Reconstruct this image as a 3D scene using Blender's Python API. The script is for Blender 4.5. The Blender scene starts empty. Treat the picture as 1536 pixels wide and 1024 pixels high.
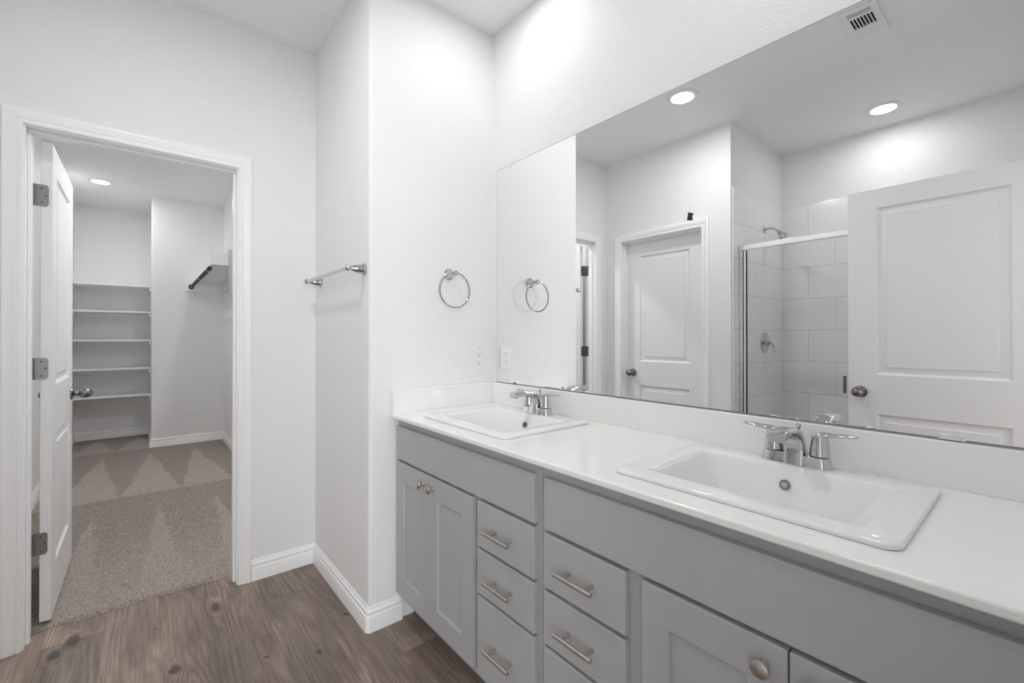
import bpy, bmesh, math, random
from mathutils import Vector, Matrix
random.seed(7)
S = bpy.context.scene
COL = S.collection
PI = math.pi

# ------------------------------------------------------------------ camera, light, exposure
cam = bpy.data.objects.new('camera', bpy.data.cameras.new('camera'))
COL.objects.link(cam); S.camera = cam
cam.data.sensor_width = 36.0
cam.data.lens = 667.757 / 1536 * 36.0
cam.data.shift_y = -10.34 / 1536
cam.data.clip_start = 0.02
YAW, PITCH = 0.6928, 0.0038
cam.location = (0, 0, 1.2188)
cam.rotation_euler = (PI / 2 + PITCH, 0, -YAW)

w = bpy.data.worlds.new('sky'); S.world = w; w.use_nodes = True
w.node_tree.nodes['Background'].inputs['Color'].default_value = (0.85, 0.92, 1.0, 1)
w.node_tree.nodes['Background'].inputs['Strength'].default_value = 1.0

S.view_settings.view_transform = 'Standard'
S.view_settings.look = 'None'
S.view_settings.gamma = 1.0
S.view_settings.use_curve_mapping = False
S.view_settings.exposure = 0.14
BATH_W, VANITY_W, SHOWER_W, CLOSET_W, CLOSET_DOOR_W, FILL_W = 6.3, 1.70, 2.6, 4.6, 14.5, 94.0
S.cycles.max_bounces = 14
S.cycles.diffuse_bounces = 8
S.cycles.glossy_bounces = 8

fill = bpy.data.lights.new('fill_light', 'AREA'); fill.shape = 'RECTANGLE'  # added fill light behind the camera, shining in through the entry doorway
fill.size, fill.size_y, fill.energy, fill.color = 2.2, 1.7, FILL_W, (0.97, 0.985, 1.0)
wo = bpy.data.objects.new('fill_light', fill); COL.objects.link(wo)
wo.location = (-1.30, -2.93, 1.45); wo.rotation_euler = (PI / 2, 0, 0)

# ------------------------------------------------------------------ measurements (metres)
H = 2.743            # ceiling
XM = 1.366           # mirror wall
YR = 1.797           # towel ring wall
XJ = 0.723           # towel bar wall
YD = 2.546           # closet door wall, room side
WT = 0.115           # wall thickness
XL = -0.491          # wall of the closed door
YC = 1.438           # shower plumbing wall
XS = -1.435          # shower back wall
YB = -0.03           # entry wall
CL, CR, CJX, CJY, CB = -0.60, 0.735, 0.075, 6.20, 7.10   # closet

# ------------------------------------------------------------------ material helpers
def mat(name):
    m = bpy.data.materials.new(name); m.use_nodes = True
    nt = m.node_tree; b = nt.nodes['Principled BSDF']
    return m, nt, b
def node(nt, t, **kw):
    n = nt.nodes.new(t)
    for k, v in kw.items():
        if k in n.inputs.keys() and not hasattr(n, k): n.inputs[k].default_value = v
        else: setattr(n, k, v)
    return n
def setin(n, **kw):
    for k, v in kw.items(): n.inputs[k.replace('_', ' ')].default_value = v
def math_(nt, op, a, b=None, c=None):
    n = nt.nodes.new('ShaderNodeMath'); n.operation = op
    for i, v in enumerate((a, b, c)):
        if v is None: continue
        if isinstance(v, (int, float)): n.inputs[i].default_value = v
        else: nt.links.new(v, n.inputs[i])
    return n.outputs[0]
def mixc(nt, f, a, b, mode='MIX'):
    n = nt.nodes.new('ShaderNodeMix'); n.data_type = 'RGBA'; n.blend_type = mode
    for i, v in ((0, f), (6, a), (7, b)):
        if isinstance(v, (int, float)): n.inputs[i].default_value = v
        elif isinstance(v, tuple): n.inputs[i].default_value = v if len(v) == 4 else v + (1,)
        else: nt.links.new(v, n.inputs[i])
    return n.outputs[2]
def coords(nt):
    return node(nt, 'ShaderNodeTexCoord').outputs['Object']
def noise(nt, vec, scale, detail=3, rough=0.5, dist=0.0):
    n = node(nt, 'ShaderNodeTexNoise'); n.inputs['Scale'].default_value = scale
    n.inputs['Detail'].default_value = detail; n.inputs['Roughness'].default_value = rough
    n.inputs['Distortion'].default_value = dist
    nt.links.new(vec, n.inputs['Vector']); return n.outputs['Fac']
def mapping(nt, vec, scale=(1, 1, 1), loc=(0, 0, 0), rot=(0, 0, 0)):
    n = node(nt, 'ShaderNodeMapping'); n.inputs['Scale'].default_value = scale
    n.inputs['Location'].default_value = loc; n.inputs['Rotation'].default_value = rot
    nt.links.new(vec, n.inputs['Vector']); return n.outputs['Vector']
def ramp(nt, fac, stops):
    n = node(nt, 'ShaderNodeValToRGB'); e = n.color_ramp.elements
    while len(e) < len(stops): e.new(0.5)
    for el, (p, c) in zip(e, stops):
        el.position = p; el.color = (c, c, c, 1) if isinstance(c, (int, float)) else tuple(c) + (1,)
    nt.links.new(fac, n.inputs['Fac']); return n.outputs['Color']
def bump(nt, b, height, strength, dist=0.01):
    n = node(nt, 'ShaderNodeBump'); n.inputs['Strength'].default_value = strength
    n.inputs['Distance'].default_value = dist
    nt.links.new(height, n.inputs['Height']); nt.links.new(n.outputs['Normal'], b.inputs['Normal'])
def simple(name, col, rough=0.5, metal=0.0, coat=0.0, spec=0.5):
    m, nt, b = mat(name)
    b.inputs['Base Color'].default_value = tuple(col) + (1,)
    b.inputs['Roughness'].default_value = rough; b.inputs['Metallic'].default_value = metal
    b.inputs['Coat Weight'].default_value = coat; b.inputs['Coat Roughness'].default_value = 0.04
    b.inputs['Specular IOR Level'].default_value = spec
    return m
M = {}
def paint(name, col, rough, scale, strength, dist):
    m, nt, b = mat(name); v = coords(nt)
    b.inputs['Base Color'].default_value = tuple(col) + (1,); b.inputs['Roughness'].default_value = rough
    b.inputs['Specular IOR Level'].default_value = 0.35
    h = noise(nt, v, scale, 3, 0.55)
    h = ramp(nt, h, [(0.38, 0.0), (0.62, 1.0)])
    bump(nt, b, h, strength, dist); return m
M['wall'] = paint('wall_paint', (0.88, 0.88, 0.88), 0.55, 185, 0.34, 0.003)
M['closet_wall'] = paint('closet_wall_paint', (0.89, 0.89, 0.89), 0.55, 90, 0.4, 0.004)
M['ceiling'] = paint('ceiling_paint', (0.92, 0.92, 0.92), 0.6, 80, 0.4, 0.004)
M['trim'] = simple('trim_enamel', (0.94, 0.94, 0.94), 0.32)
M['door'] = simple('door_enamel', (0.85, 0.85, 0.85), 0.33)
M['shelf'] = simple('shelf_enamel', (0.91, 0.91, 0.91), 0.4)
M['shaded_board'] = simple('shaded_end_board', (0.42, 0.42, 0.42), 0.6)  # white end board darkened against the closet light: shade put into its colour
M['gusset'] = simple('shaded_gusset_board', (0.28, 0.28, 0.28), 0.6)  # gusset darkened further, its shade carried by the base colour
M['plate'] = simple('white_plastic', (0.84, 0.84, 0.84), 0.3)
M['slot'] = simple('dark_slot', (0.02, 0.02, 0.02), 0.6)
M['grey_slot'] = simple('duct_grey', (0.10, 0.10, 0.10), 0.7)
M['porcelain'] = simple('porcelain', (0.86, 0.865, 0.865), 0.06, coat=0.4)
M['chrome'] = simple('chrome', (0.58, 0.58, 0.585), 0.06, 1.0)
M['nickel'] = simple('brushed_nickel', (0.56, 0.53, 0.49), 0.30, 1.0)
M['dark_nickel'] = simple('satin_nickel_dark', (0.23, 0.225, 0.22), 0.25, 1.0)
M['hinge'] = simple('satin_hinge', (0.27, 0.27, 0.27), 0.38, 1.0)
M['rod'] = simple('black_rod', (0.015, 0.015, 0.016), 0.55, spec=0.25)
M['alu'] = simple('polished_aluminium', (0.86, 0.86, 0.86), 0.16, 1.0)
M['rubber'] = simple('black_gasket', (0.03, 0.03, 0.03), 0.5)
M['mirror'] = simple('mirror_silver', (0.93, 0.935, 0.935), 0.0, 1.0)
M['mirror_edge'] = simple('mirror_edge', (0.16, 0.17, 0.17), 0.3, 0.3)
M['black'] = simple('black_paper', (0.02, 0.02, 0.02), 0.8)
M['dark'] = simple('dark_toe_board', (0.16, 0.16, 0.17), 0.6)  # toe kick board, darker grey than the cabinet fronts

# cabinet paint, faint vertical brushing
m, nt, b = mat('grey_cabinet_paint'); v = coords(nt)
n1 = noise(nt, mapping(nt, v, (14, 14, 1.2)), 3.0, 4, 0.6)
nt.links.new(ramp(nt, n1, [(0.3, (0.440, 0.443, 0.450)), (0.7, (0.452, 0.455, 0.462))]), b.inputs['Base Color'])
b.inputs['Roughness'].default_value = 0.42
bump(nt, b, noise(nt, mapping(nt, v, (60, 60, 8)), 4.0, 3), 0.02, 0.001)
M['cabinet'] = m

# cultured marble top
m, nt, b = mat('white_marble_top'); v = coords(nt)
n1 = noise(nt, v, 2.2, 5, 0.6, 1.4)
nt.links.new(ramp(nt, n1, [(0.35, (0.885, 0.885, 0.873)), (0.65, (0.905, 0.905, 0.898))]), b.inputs['Base Color'])
b.inputs['Roughness'].default_value = 0.14; b.inputs['Coat Weight'].default_value = 0.3
b.inputs['Coat Roughness'].default_value = 0.05
M['counter'] = m

# shower tile: 367 x 255 mm, running bond; axis 'x' or 'y' is the horizontal
def tile_mat(name, axis, off):
    m, nt, b = mat(name); v = coords(nt)
    sep = node(nt, 'ShaderNodeSeparateXYZ'); nt.links.new(v, sep.inputs[0])
    com = node(nt, 'ShaderNodeCombineXYZ')
    nt.links.new(math_(nt, 'ADD', sep.outputs[0 if axis == 'x' else 1], off), com.inputs[0])
    nt.links.new(math_(nt, 'ADD', sep.outputs[2], -2.29 + 0.255 * 20), com.inputs[1])
    br = node(nt, 'ShaderNodeTexBrick'); nt.links.new(com.outputs[0], br.inputs['Vector'])
    setin(br, Scale=1.0, Mortar_Size=0.0016, Mortar_Smooth=0.2, Brick_Width=0.367, Row_Height=0.255)
    br.offset = 0.5; br.offset_frequency = 2
    br.inputs['Color1'].default_value = (0.91, 0.91, 0.91, 1)
    br.inputs['Color2'].default_value = (0.89, 0.89, 0.895, 1)
    br.inputs['Mortar'].default_value = (0.52, 0.52, 0.52, 1)
    cl = noise(nt, mapping(nt, v, (1, 1, 2.5)), 3.0, 4, 0.55)
    nt.links.new(mixc(nt, 0.12, br.outputs['Color'], ramp(nt, cl, [(0.3, 0.62), (0.7, 0.95)])), b.inputs['Base Color'])
    b.inputs['Roughness'].default_value = 0.16
    bump(nt, b, math_(nt, 'SUBTRACT', 1.0, br.outputs['Fac']), 0.5, 0.002)
    return m
M['tile_back'] = tile_mat('shower_tile_back', 'y', -1.24 + 0.367 * 20)
M['tile_side'] = tile_mat('shower_tile_side', 'x', 0.88 + 0.367 * 20)

# plank floor: boards run along y, 180 mm wide, grain bends round the knots
KNOTS = [(-0.210, 2.501, 0.030, 0.45), (-0.257, 2.428, 0.024, 0.50), (0.094, 2.044, 0.024, 0.60), (0.256, 2.400, 0.022, 0.35), (0.529, 1.804, 0.013, 0.70), (0.690, 1.971, 0.013, 0.60), (0.366, 1.902, 0.008, 0.80), (0.042, 2.381, 0.008, 0.80)]
def plank_mat():
    m, nt, b = mat('brown_plank_vinyl'); v = coords(nt)
    sep = node(nt, 'ShaderNodeSeparateXYZ'); nt.links.new(v, sep.inputs[0])
    W, L = 0.18, 1.22
    xs = math_(nt, 'DIVIDE', math_(nt, 'ADD', sep.outputs[0], -0.06 + W * 20), W)
    row = math_(nt, 'FLOOR', xs); fx = math_(nt, 'FRACT', xs)
    ys = math_(nt, 'ADD', math_(nt, 'DIVIDE', sep.outputs[1], L), math_(nt, 'MULTIPLY_ADD', row, 0.791, 10 - 2.045 / L - 0.611))
    seg = math_(nt, 'FLOOR', ys); fy = math_(nt, 'FRACT', ys)
    idv = math_(nt, 'MULTIPLY_ADD', row, 17.13, math_(nt, 'MULTIPLY', seg, 3.77))
    wn2 = node(nt, 'ShaderNodeTexWhiteNoise'); wn2.noise_dimensions = '1D'; nt.links.new(idv, wn2.inputs['W'])
    pid = wn2.outputs['Value']
    com = node(nt, 'ShaderNodeCombineXYZ')
    for i, q in enumerate((43.0, 71.0, 13.0)): nt.links.new(math_(nt, 'MULTIPLY', pid, q), com.inputs[i])
    va = node(nt, 'ShaderNodeVectorMath'); nt.links.new(v, va.inputs[0]); nt.links.new(com.outputs[0], va.inputs[1])
    pv = va.outputs[0]
    jit = math_(nt, 'MULTIPLY_ADD', noise(nt, v, 38.0, 3, 0.6), 0.030, -0.015)
    knot = None
    for kx, ky, kr, ks in KNOTS:
        dx_ = math_(nt, 'ADD', math_(nt, 'SUBTRACT', sep.outputs[0], kx), jit)
        dy_ = math_(nt, 'MULTIPLY', math_(nt, 'SUBTRACT', sep.outputs[1], ky), ks)
        d = math_(nt, 'DIVIDE', math_(nt, 'SQRT', math_(nt, 'ADD', math_(nt, 'MULTIPLY', dx_, dx_), math_(nt, 'MULTIPLY', dy_, dy_))), kr)
        g = math_(nt, 'POWER', 2.718, math_(nt, 'MULTIPLY', math_(nt, 'MULTIPLY', d, d), -1.0))
        knot = g if knot is None else math_(nt, 'MAXIMUM', knot, g)
    warp = noise(nt, mapping(nt, pv, (4.6, 0.42, 1)), 1.0, 2, 0.45, 0.15)
    warp = math_(nt, 'MULTIPLY_ADD', knot, 0.09, warp)
    rings = math_(nt, 'SINE', math_(nt, 'MULTIPLY_ADD', warp, 165.0, math_(nt, 'MULTIPLY', noise(nt, mapping(nt, pv, (40, 1.5, 1)), 1.0, 2), 1.6)))
    rings = math_(nt, 'POWER', math_(nt, 'MULTIPLY_ADD', rings, 0.5, 0.5), 1.6)
    fine = noise(nt, mapping(nt, pv, (210, 5, 1)), 1.0, 3, 0.6, 0.2)
    blot = noise(nt, mapping(nt, pv, (7, 2.2, 1)), 1.0, 5, 0.62, 0.5)
    base = ramp(nt, blot, [(0.30, (0.185, 0.134, 0.112)), (0.47, (0.315, 0.238, 0.192)), (0.66, (0.46, 0.365, 0.298))])
    hue = noise(nt, mapping(nt, pv, (5, 1.4, 1), (7, 3, 1)), 1.0, 3, 0.5)
    base = mixc(nt, ramp(nt, hue, [(0.40, 0.0), (0.62, 0.55)]), base, (0.235, 0.190, 0.175))
    streak = noise(nt, mapping(nt, pv, (6, 1.6, 1), (2, 9, 4)), 1.0, 2, 0.5)
    c = mixc(nt, math_(nt, 'MULTIPLY', rings, ramp(nt, streak, [(0.35, 0.12), (0.62, 0.55)])), base, (0.125, 0.090, 0.074))
    c = mixc(nt, ramp(nt, fine, [(0.40, 0.50), (0.56, 0.0)]), c, (0.125, 0.093, 0.078))
    c = mixc(nt, ramp(nt, knot, [(0.42, 0.0), (0.80, 0.88)]), c, (0.055, 0.040, 0.034))
    c = mixc(nt, 1.0, c, ramp(nt, pid, [(0.0, 0.80), (0.5, 1.0), (1.0, 1.14)]), 'MULTIPLY')
    seam = math_(nt, 'MAXIMUM', math_(nt, 'LESS_THAN', math_(nt, 'MINIMUM', fx, math_(nt, 'SUBTRACT', 1.0, fx)), 0.0045),
                 math_(nt, 'LESS_THAN', math_(nt, 'MINIMUM', fy, math_(nt, 'SUBTRACT', 1.0, fy)), 0.0007))
    c = mixc(nt, math_(nt, 'MULTIPLY', seam, 0.45), c, (0.05, 0.038, 0.032))
    nt.links.new(c, b.inputs['Base Color'])
    b.inputs['Roughness'].default_value = 0.42
    bump(nt, b, math_(nt, 'SUBTRACT', math_(nt, 'MULTIPLY', fine, 0.6), seam), 0.2, 0.0012); return m
M['plank'] = plank_mat()

# carpet: speckled pile with vacuum strokes
def carpet_mat():
    m, nt, b = mat('taupe_carpet'); v = coords(nt)
    sep = node(nt, 'ShaderNodeSeparateXYZ'); nt.links.new(v, sep.inputs[0])
    wob = math_(nt, 'MULTIPLY_ADD', noise(nt, v, 5.0, 2), 0.06, -0.03)
    wob2 = math_(nt, 'MULTIPLY_ADD', noise(nt, v, 26.0, 2), 0.05, -0.025)
    x = math_(nt, 'ADD', sep.outputs[0], math_(nt, 'ADD', wob, wob2)); y = math_(nt, 'ADD', sep.outputs[1], wob2)
    def strokes(y0, y1, x0, per, k0=1.0):
        f = math_(nt, 'FRACT', math_(nt, 'DIVIDE', math_(nt, 'ADD', x, -x0 + per * 20.5), per))
        d = math_(nt, 'MULTIPLY', math_(nt, 'ABSOLUTE', math_(nt, 'SUBTRACT', f, 0.5)), 2.0)
        wd = math_(nt, 'MULTIPLY', math_(nt, 'DIVIDE', math_(nt, 'SUBTRACT', y1, y), y1 - y0), k0)
        inside = math_(nt, 'DIVIDE', math_(nt, 'SUBTRACT', wd, d), 0.06)
        c = node(nt, 'ShaderNodeClamp'); nt.links.new(inside, c.inputs[0])
        band = math_(nt, 'MULTIPLY', math_(nt, 'GREATER_THAN', y, y0), math_(nt, 'LESS_THAN', y, y1))
        return math_(nt, 'MULTIPLY', c.outputs[0], band)
    s1 = strokes(4.42, 5.98, 0.062, 0.365)
    s2 = strokes(6.20, 7.05, -0.03, 0.36)
    s3 = math_(nt, 'MULTIPLY', strokes(2.2, 4.15, 0.09, 0.34, 0.85), 0.75)
    lay_glow = math_(nt, 'MAXIMUM', math_(nt, 'MAXIMUM', s1, s2), s3)
    near = node(nt, 'ShaderNodeMapRange'); nt.links.new(sep.outputs[1], near.inputs[0])  # doorway end lightened: pool of ceiling light put into the pile colour
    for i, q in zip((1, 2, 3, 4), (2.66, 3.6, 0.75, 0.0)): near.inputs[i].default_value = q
    lay_glow = math_(nt, 'MAXIMUM', lay_glow, near.outputs[0])
    c = mixc(nt, lay_glow, (0.29, 0.240, 0.203), (0.50, 0.432, 0.376))
    sp = noise(nt, v, 170.0, 3, 0.75)
    c = mixc(nt, ramp(nt, sp, [(0.40, 0.85), (0.54, 0.0)]), c, (0.15, 0.118, 0.100))
    sp2 = noise(nt, mapping(nt, v, loc=(3, 5, 1)), 140.0, 3, 0.75)
    c = mixc(nt, ramp(nt, sp2, [(0.50, 0.0), (0.64, 0.8)]), c, (0.62, 0.56, 0.51))
    nt.links.new(c, b.inputs['Base Color'])
    b.inputs['Roughness'].default_value = 0.95; b.inputs['Specular IOR Level'].default_value = 0.1
    b.inputs['Sheen Weight'].default_value = 0.25
    bump(nt, b, sp, 0.9, 0.006); return m
M['carpet'] = carpet_mat()

# clear panes: fresnel gloss over clear
m, nt, b = mat('clear_glass'); nt.nodes.remove(b)
tr = node(nt, 'ShaderNodeBsdfTransparent'); tr.inputs['Color'].default_value = (0.98, 0.985, 0.983, 1)
gl = node(nt, 'ShaderNodeBsdfGlossy'); gl.inputs['Roughness'].default_value = 0.0
fr = node(nt, 'ShaderNodeFresnel'); fr.inputs['IOR'].default_value = 1.45
geo = node(nt, 'ShaderNodeNewGeometry')
mx = node(nt, 'ShaderNodeMixShader')
nt.links.new(math_(nt, 'MULTIPLY', fr.outputs[0], math_(nt, 'SUBTRACT', 1.0, geo.outputs['Backfacing'])), mx.inputs[0])
nt.links.new(tr.outputs[0], mx.inputs[1]); nt.links.new(gl.outputs[0], mx.inputs[2])
nt.links.new(mx.outputs[0], nt.nodes['Material Output'].inputs['Surface'])
M['glass'] = m
m, nt, b = mat('lit_lens'); b.inputs['Base Color'].default_value = (1, 1, 1, 1)
b.inputs['Emission Color'].default_value = (1, 1, 1, 1); b.inputs['Emission Strength'].default_value = 6.0
M['lens'] = m

# ------------------------------------------------------------------ object helpers
def tag(o, label, cat, group=None, kind=None):
    o['label'] = label; o['category'] = cat
    if group: o['group'] = group
    if kind: o['kind'] = kind
    return o
def thing(name, label, cat, loc, group=None, kind=None):
    o = bpy.data.objects.new(name, None); COL.objects.link(o); o.location = loc
    o.empty_display_size = 0.05
    return tag(o, label, cat, group, kind)
def root_of(o):
    while o.parent: o = o.parent
    return o
def obj(name, bm, material, parent=None, bev=0.0, seg=2, angle=35, origin=None):
    """Link bm (world coordinates) as one mesh; under a parent it is stored relative to the thing's base."""
    me = bpy.data.meshes.new(name)
    off = Vector((0, 0, 0))
    if parent is not None: off = Vector(root_of(parent).location)
    elif origin is not None: off = Vector(origin)
    bmesh.ops.recalc_face_normals(bm, faces=bm.faces[:])
    bm.to_mesh(me); bm.free()
    for vv in me.vertices: vv.co -= off
    mats = material if isinstance(material, (list, tuple)) else [material]
    for mm in mats: me.materials.append(mm)
    for p in me.polygons: p.use_smooth = True
    me.set_sharp_from_angle(angle=math.radians(angle))
    o = bpy.data.objects.new(name, me); COL.objects.link(o)
    if parent is not None: o.parent = parent
    elif origin is not None: o.location = off
    if bev > 0:
        md = o.modifiers.new('edge', 'BEVEL'); md.width = bev; md.segments = seg
        md.limit_method = 'ANGLE'; md.angle_limit = math.radians(40); md.harden_normals = True
    return o
def struct(name, bm, material, label=None, cat=None, **kw):
    o = obj(name, bm, material, **kw); o['kind'] = 'structure'
    if label: o['label'] = label
    if cat: o['category'] = cat
    return o
def new(): return bmesh.new()
def box(bm, x0, x1, y0, y1, z0, z1):
    vs = [bm.verts.new((x, y, z)) for x in (x0, x1) for y in (y0, y1) for z in (z0, z1)]
    for f in ((0, 1, 3, 2), (4, 6, 7, 5), (0, 4, 5, 1), (2, 3, 7, 6), (0, 2, 6, 4), (1, 5, 7, 3)):
        bm.faces.new([vs[i] for i in f])
    return bm
def B(*a): return box(new(), *a)
def loft(bm, rings, cap=True, closed=True):
    vr = [[bm.verts.new(p) for p in r] for r in rings]
    n = len(rings[0])
    for a, c in zip(vr, vr[1:]):
        for i in range(n if closed else n - 1):
            bm.faces.new((a[i], a[(i + 1) % n], c[(i + 1) % n], c[i]))
    if cap:
        bm.faces.new(list(reversed(vr[0]))); bm.faces.new(vr[-1])
    return bm
def frame_of(d):
    d = Vector(d).normalized(); up = Vector((0, 0, 1)) if abs(d.z) < 0.95 else Vector((1, 0, 0))
    a = d.cross(up).normalized(); return a, d.cross(a).normalized(), d
def lathe(bm, base, axis, prof, seg=24, sx=1.0, sz=1.0):
    """prof: (radius, distance along axis) pairs"""
    a, c, d = frame_of(axis); base = Vector(base); rings = []
    for r, t in prof:
        r = max(r, 0.0002)
        rings.append([base + d * t + a * (math.cos(2 * PI * k / seg) * r * sx) + c * (math.sin(2 * PI * k / seg) * r * sz) for k in range(seg)])
    return loft(bm, rings)
def tube(bm, pts, rad, seg=14, closed=False, cap=True):
    pts = [Vector(p) for p in pts]; n = len(pts); rings = []; prev = None
    for i, p in enumerate(pts):
        d = (pts[(i + 1) % n] - pts[i - 1]) if closed else (pts[min(i + 1, n - 1)] - pts[max(i - 1, 0)])
        d.normalize()
        if prev is None: a = frame_of(d)[0]
        else: a = (prev - d * prev.dot(d)).normalized()
        prev = a; c = d.cross(a)
        r = rad[i] if isinstance(rad, (list, tuple)) else rad
        rings.append([p + a * (math.cos(2 * PI * k / seg) * r) + c * (math.sin(2 * PI * k / seg) * r) for k in range(seg)])
    if closed: rings.append(rings[0])
    if closed:
        vr = [[bm.verts.new(p) for p in r] for r in rings[:-1]]
        for i in range(n):
            a, c = vr[i], vr[(i + 1) % n]
            for k in range(seg): bm.faces.new((a[k], a[(k + 1) % seg], c[(k + 1) % seg], c[k]))
        return bm
    return loft(bm, rings, cap)
def rrect(cx, cy, hx, hy, r, z, n=6):
    out = []
    for sx, sy, a0 in ((1, 1, 0), (-1, 1, 90), (-1, -1, 180), (1, -1, 270)):
        for k in range(n + 1):
            a = math.radians(a0 + 90 * k / n)
            out.append(Vector((cx + sx * (hx - r) + r * math.cos(a), cy + sy * (hy - r) + r * math.sin(a), z)))
    return out
def prism(bm, poly, axis, a0, a1):
    """poly of (u, v): axis 'x' -> (y,z), 'y' -> (x,z), 'z' -> (x,y)"""
    def P(u, vv, a): return {'x': (a, u, vv), 'y': (u, a, vv), 'z': (u, vv, a)}[axis]
    return loft(bm, [[P(u, vv, a0) for u, vv in poly], [P(u, vv, a1) for u, vv in poly]])
def copy_tree(o, parent=None):
    c = o.copy(); COL.objects.link(c)
    if parent is not None: c.parent = parent
    for ch in list(o.children): copy_tree(ch, c)
    return c

# casing: profile (a = away from the opening, t = out of the wall)
CASE = [(0, 0), (0, .009), (.003, .0115), (.012, .012), (.015, .0095), (.019, .0095), (.023, .013), (.038, .0155), (.045, .017),
        (.052, .017), (.0555, .015), (.057, .011), (.057, 0)]
def casing(bm, axis, wall, side, lo, hi, top, bottom=0.0, wd=0.057):
    """three mitred strips round an opening [lo,hi] x [0,top]; axis = horizontal axis along the wall"""
    k = wd / 0.057; cols = []
    for a, t in CASE:
        a *= k
        pts = [(lo - a, bottom), (lo - a, top + a), (hi + a, top + a), (hi + a, bottom)]
        cols.append([(u, wall + side * t, z) if axis == 'x' else (wall + side * t, u, z) for u, z in pts])
    return loft(bm, [[c[j] for c in cols] for j in range(4)])
BASEP = [(0, 0), (.0165, 0), (.0165, .010), (.0150, .020), (.0150, .060), (.0135, .0635), (.0090, .066), (.0085, .069), (.0115, .073), (.0120, .080), (.0095, .086),
         (.0060, .089), (.0050, .096), (.0025, .100), (0, .100)]
def baseboard(bm, path, z0=0.0, side=1.0):
    """profile swept along an xy polyline; side=+1 puts the board on the left of the direction of travel"""
    P = [Vector((x, y)) for x, y in path]; rings = []
    def nrm(a, b):
        d = (b - a).normalized(); return Vector((-d.y, d.x)) * side
    for i, p in enumerate(P):
        if i == 0: off = nrm(P[0], P[1])
        elif i == len(P) - 1: off = nrm(P[-2], P[-1])
        else:
            n1, n2 = nrm(P[i - 1], p), nrm(p, P[i + 1]); off = (n1 + n2) / (1 + n1.dot(n2))
        rings.append([(p.x + off.x * t, p.y + off.y * t, z0 + z) for t, z in BASEP])
    return loft(bm, rings)
def panelled(bm, width, z0, z1, th, panels, loops, place, both=True):
    """slab with moulded panels. panels: (u0,u1,za,zb). place(u, n, z) -> world point, n = signed depth from mid plane"""
    us = sorted({0, width, *[q for p in panels for q in p[:2]]}); zs = sorted({z0, z1, *[q for p in panels for q in p[2:]]})
    def quad(pts): bm.faces.new([bm.verts.new(place(*q)) for q in pts])
    for s in (1, -1):
        d = s * th / 2
        for i in range(len(us) - 1):
            for j in range(len(zs) - 1):
                u0, u1, a, c = us[i], us[i + 1], zs[j], zs[j + 1]
                hit = [p for p in panels if p[0] <= u0 and p[1] >= u1 and p[2] <= a and p[3] >= c]
                if not hit or (s < 0 and not both): quad([(u0, d, a), (u1, d, a), (u1, d, c), (u0, d, c)])
        if s < 0 and not both: continue
        for (u0, u1, a, c) in panels:
            prev = [(u0, d, a), (u1, d, a), (u1, d, c), (u0, d, c)]
            for ins, dep in loops:
                e = d - s * dep
                cur = [(u0 + ins, e, a + ins), (u1 - ins, e, a + ins), (u1 - ins, e, c - ins), (u0 + ins, e, c - ins)]
                for k in range(4): quad([prev[k], prev[(k + 1) % 4], cur[(k + 1) % 4], cur[k]])
                prev = cur
            quad(prev)
    h = th / 2
    for i in range(len(us) - 1):
        for z in (z0, z1): quad([(us[i], -h, z), (us[i + 1], -h, z), (us[i + 1], h, z), (us[i], h, z)])
    for j in range(len(zs) - 1):
        for u in (0, width): quad([(u, -h, zs[j]), (u, h, zs[j]), (u, h, zs[j + 1]), (u, -h, zs[j + 1])])
    bmesh.ops.remove_doubles(bm, verts=bm.verts[:], dist=1e-5)
    return bm
MOULD = [(0.003, 0.0040), (0.012, 0.0115), (0.017, 0.0120), (0.041, 0.0055), (0.0425, 0.0015)]

# ================================================================== THE SETTING
# floors
struct('floor', B(-2.85, 1.50, -3.05, 2.664, -0.06, 0.0), M['plank'], 'brown wood plank floor of the bathroom', 'floor')
struct('ceiling', B(-2.85, 1.50, -3.05, 7.25, H, H + 0.08), M['ceiling'], 'pale textured ceiling', 'ceiling')

bm = new()
xs = [-0.74 + 0.0085 * i for i in range(int((0.735 + 0.74) / 0.0085) + 2)]
xs = [min(x, CR) for x in xs]
ys = []; y = 2.660
while y < CB: ys.append(y); y += 0.0085 if y < 3.6 else (0.014 if y < 4.6 else 0.03)
ys.append(CB)
grid = []
for j, yy in enumerate(ys):
    r = []
    for i, xx in enumerate(xs):
        e = min(1.0, max(0.0, (yy - 2.660) / 0.022)); z = 0.016 * math.sqrt(max(0, 1 - (1 - e) ** 2)) - (0.010 if j == 0 else 0)
        amp = 0.0050 if yy < 4.6 else 0.002
        r.append(bm.verts.new((xx, yy + (random.uniform(-.004, .004) if j < 5 else random.uniform(-.002, .002)),
                               z + random.uniform(-amp, amp))))
    grid.append(r)
for a, c in zip(grid, grid[1:]):
    for i in range(len(xs) - 1): bm.faces.new((a[i], a[i + 1], c[i + 1], c[i]))
struct('floor_carpet', bm, M['carpet'], 'taupe carpet with vacuum strokes beyond the open closet door', 'carpet', angle=180)
struct('floor_closet', B(-0.75, 0.80, 2.664, 7.2, -0.06, -0.004), M['slot'])

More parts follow.
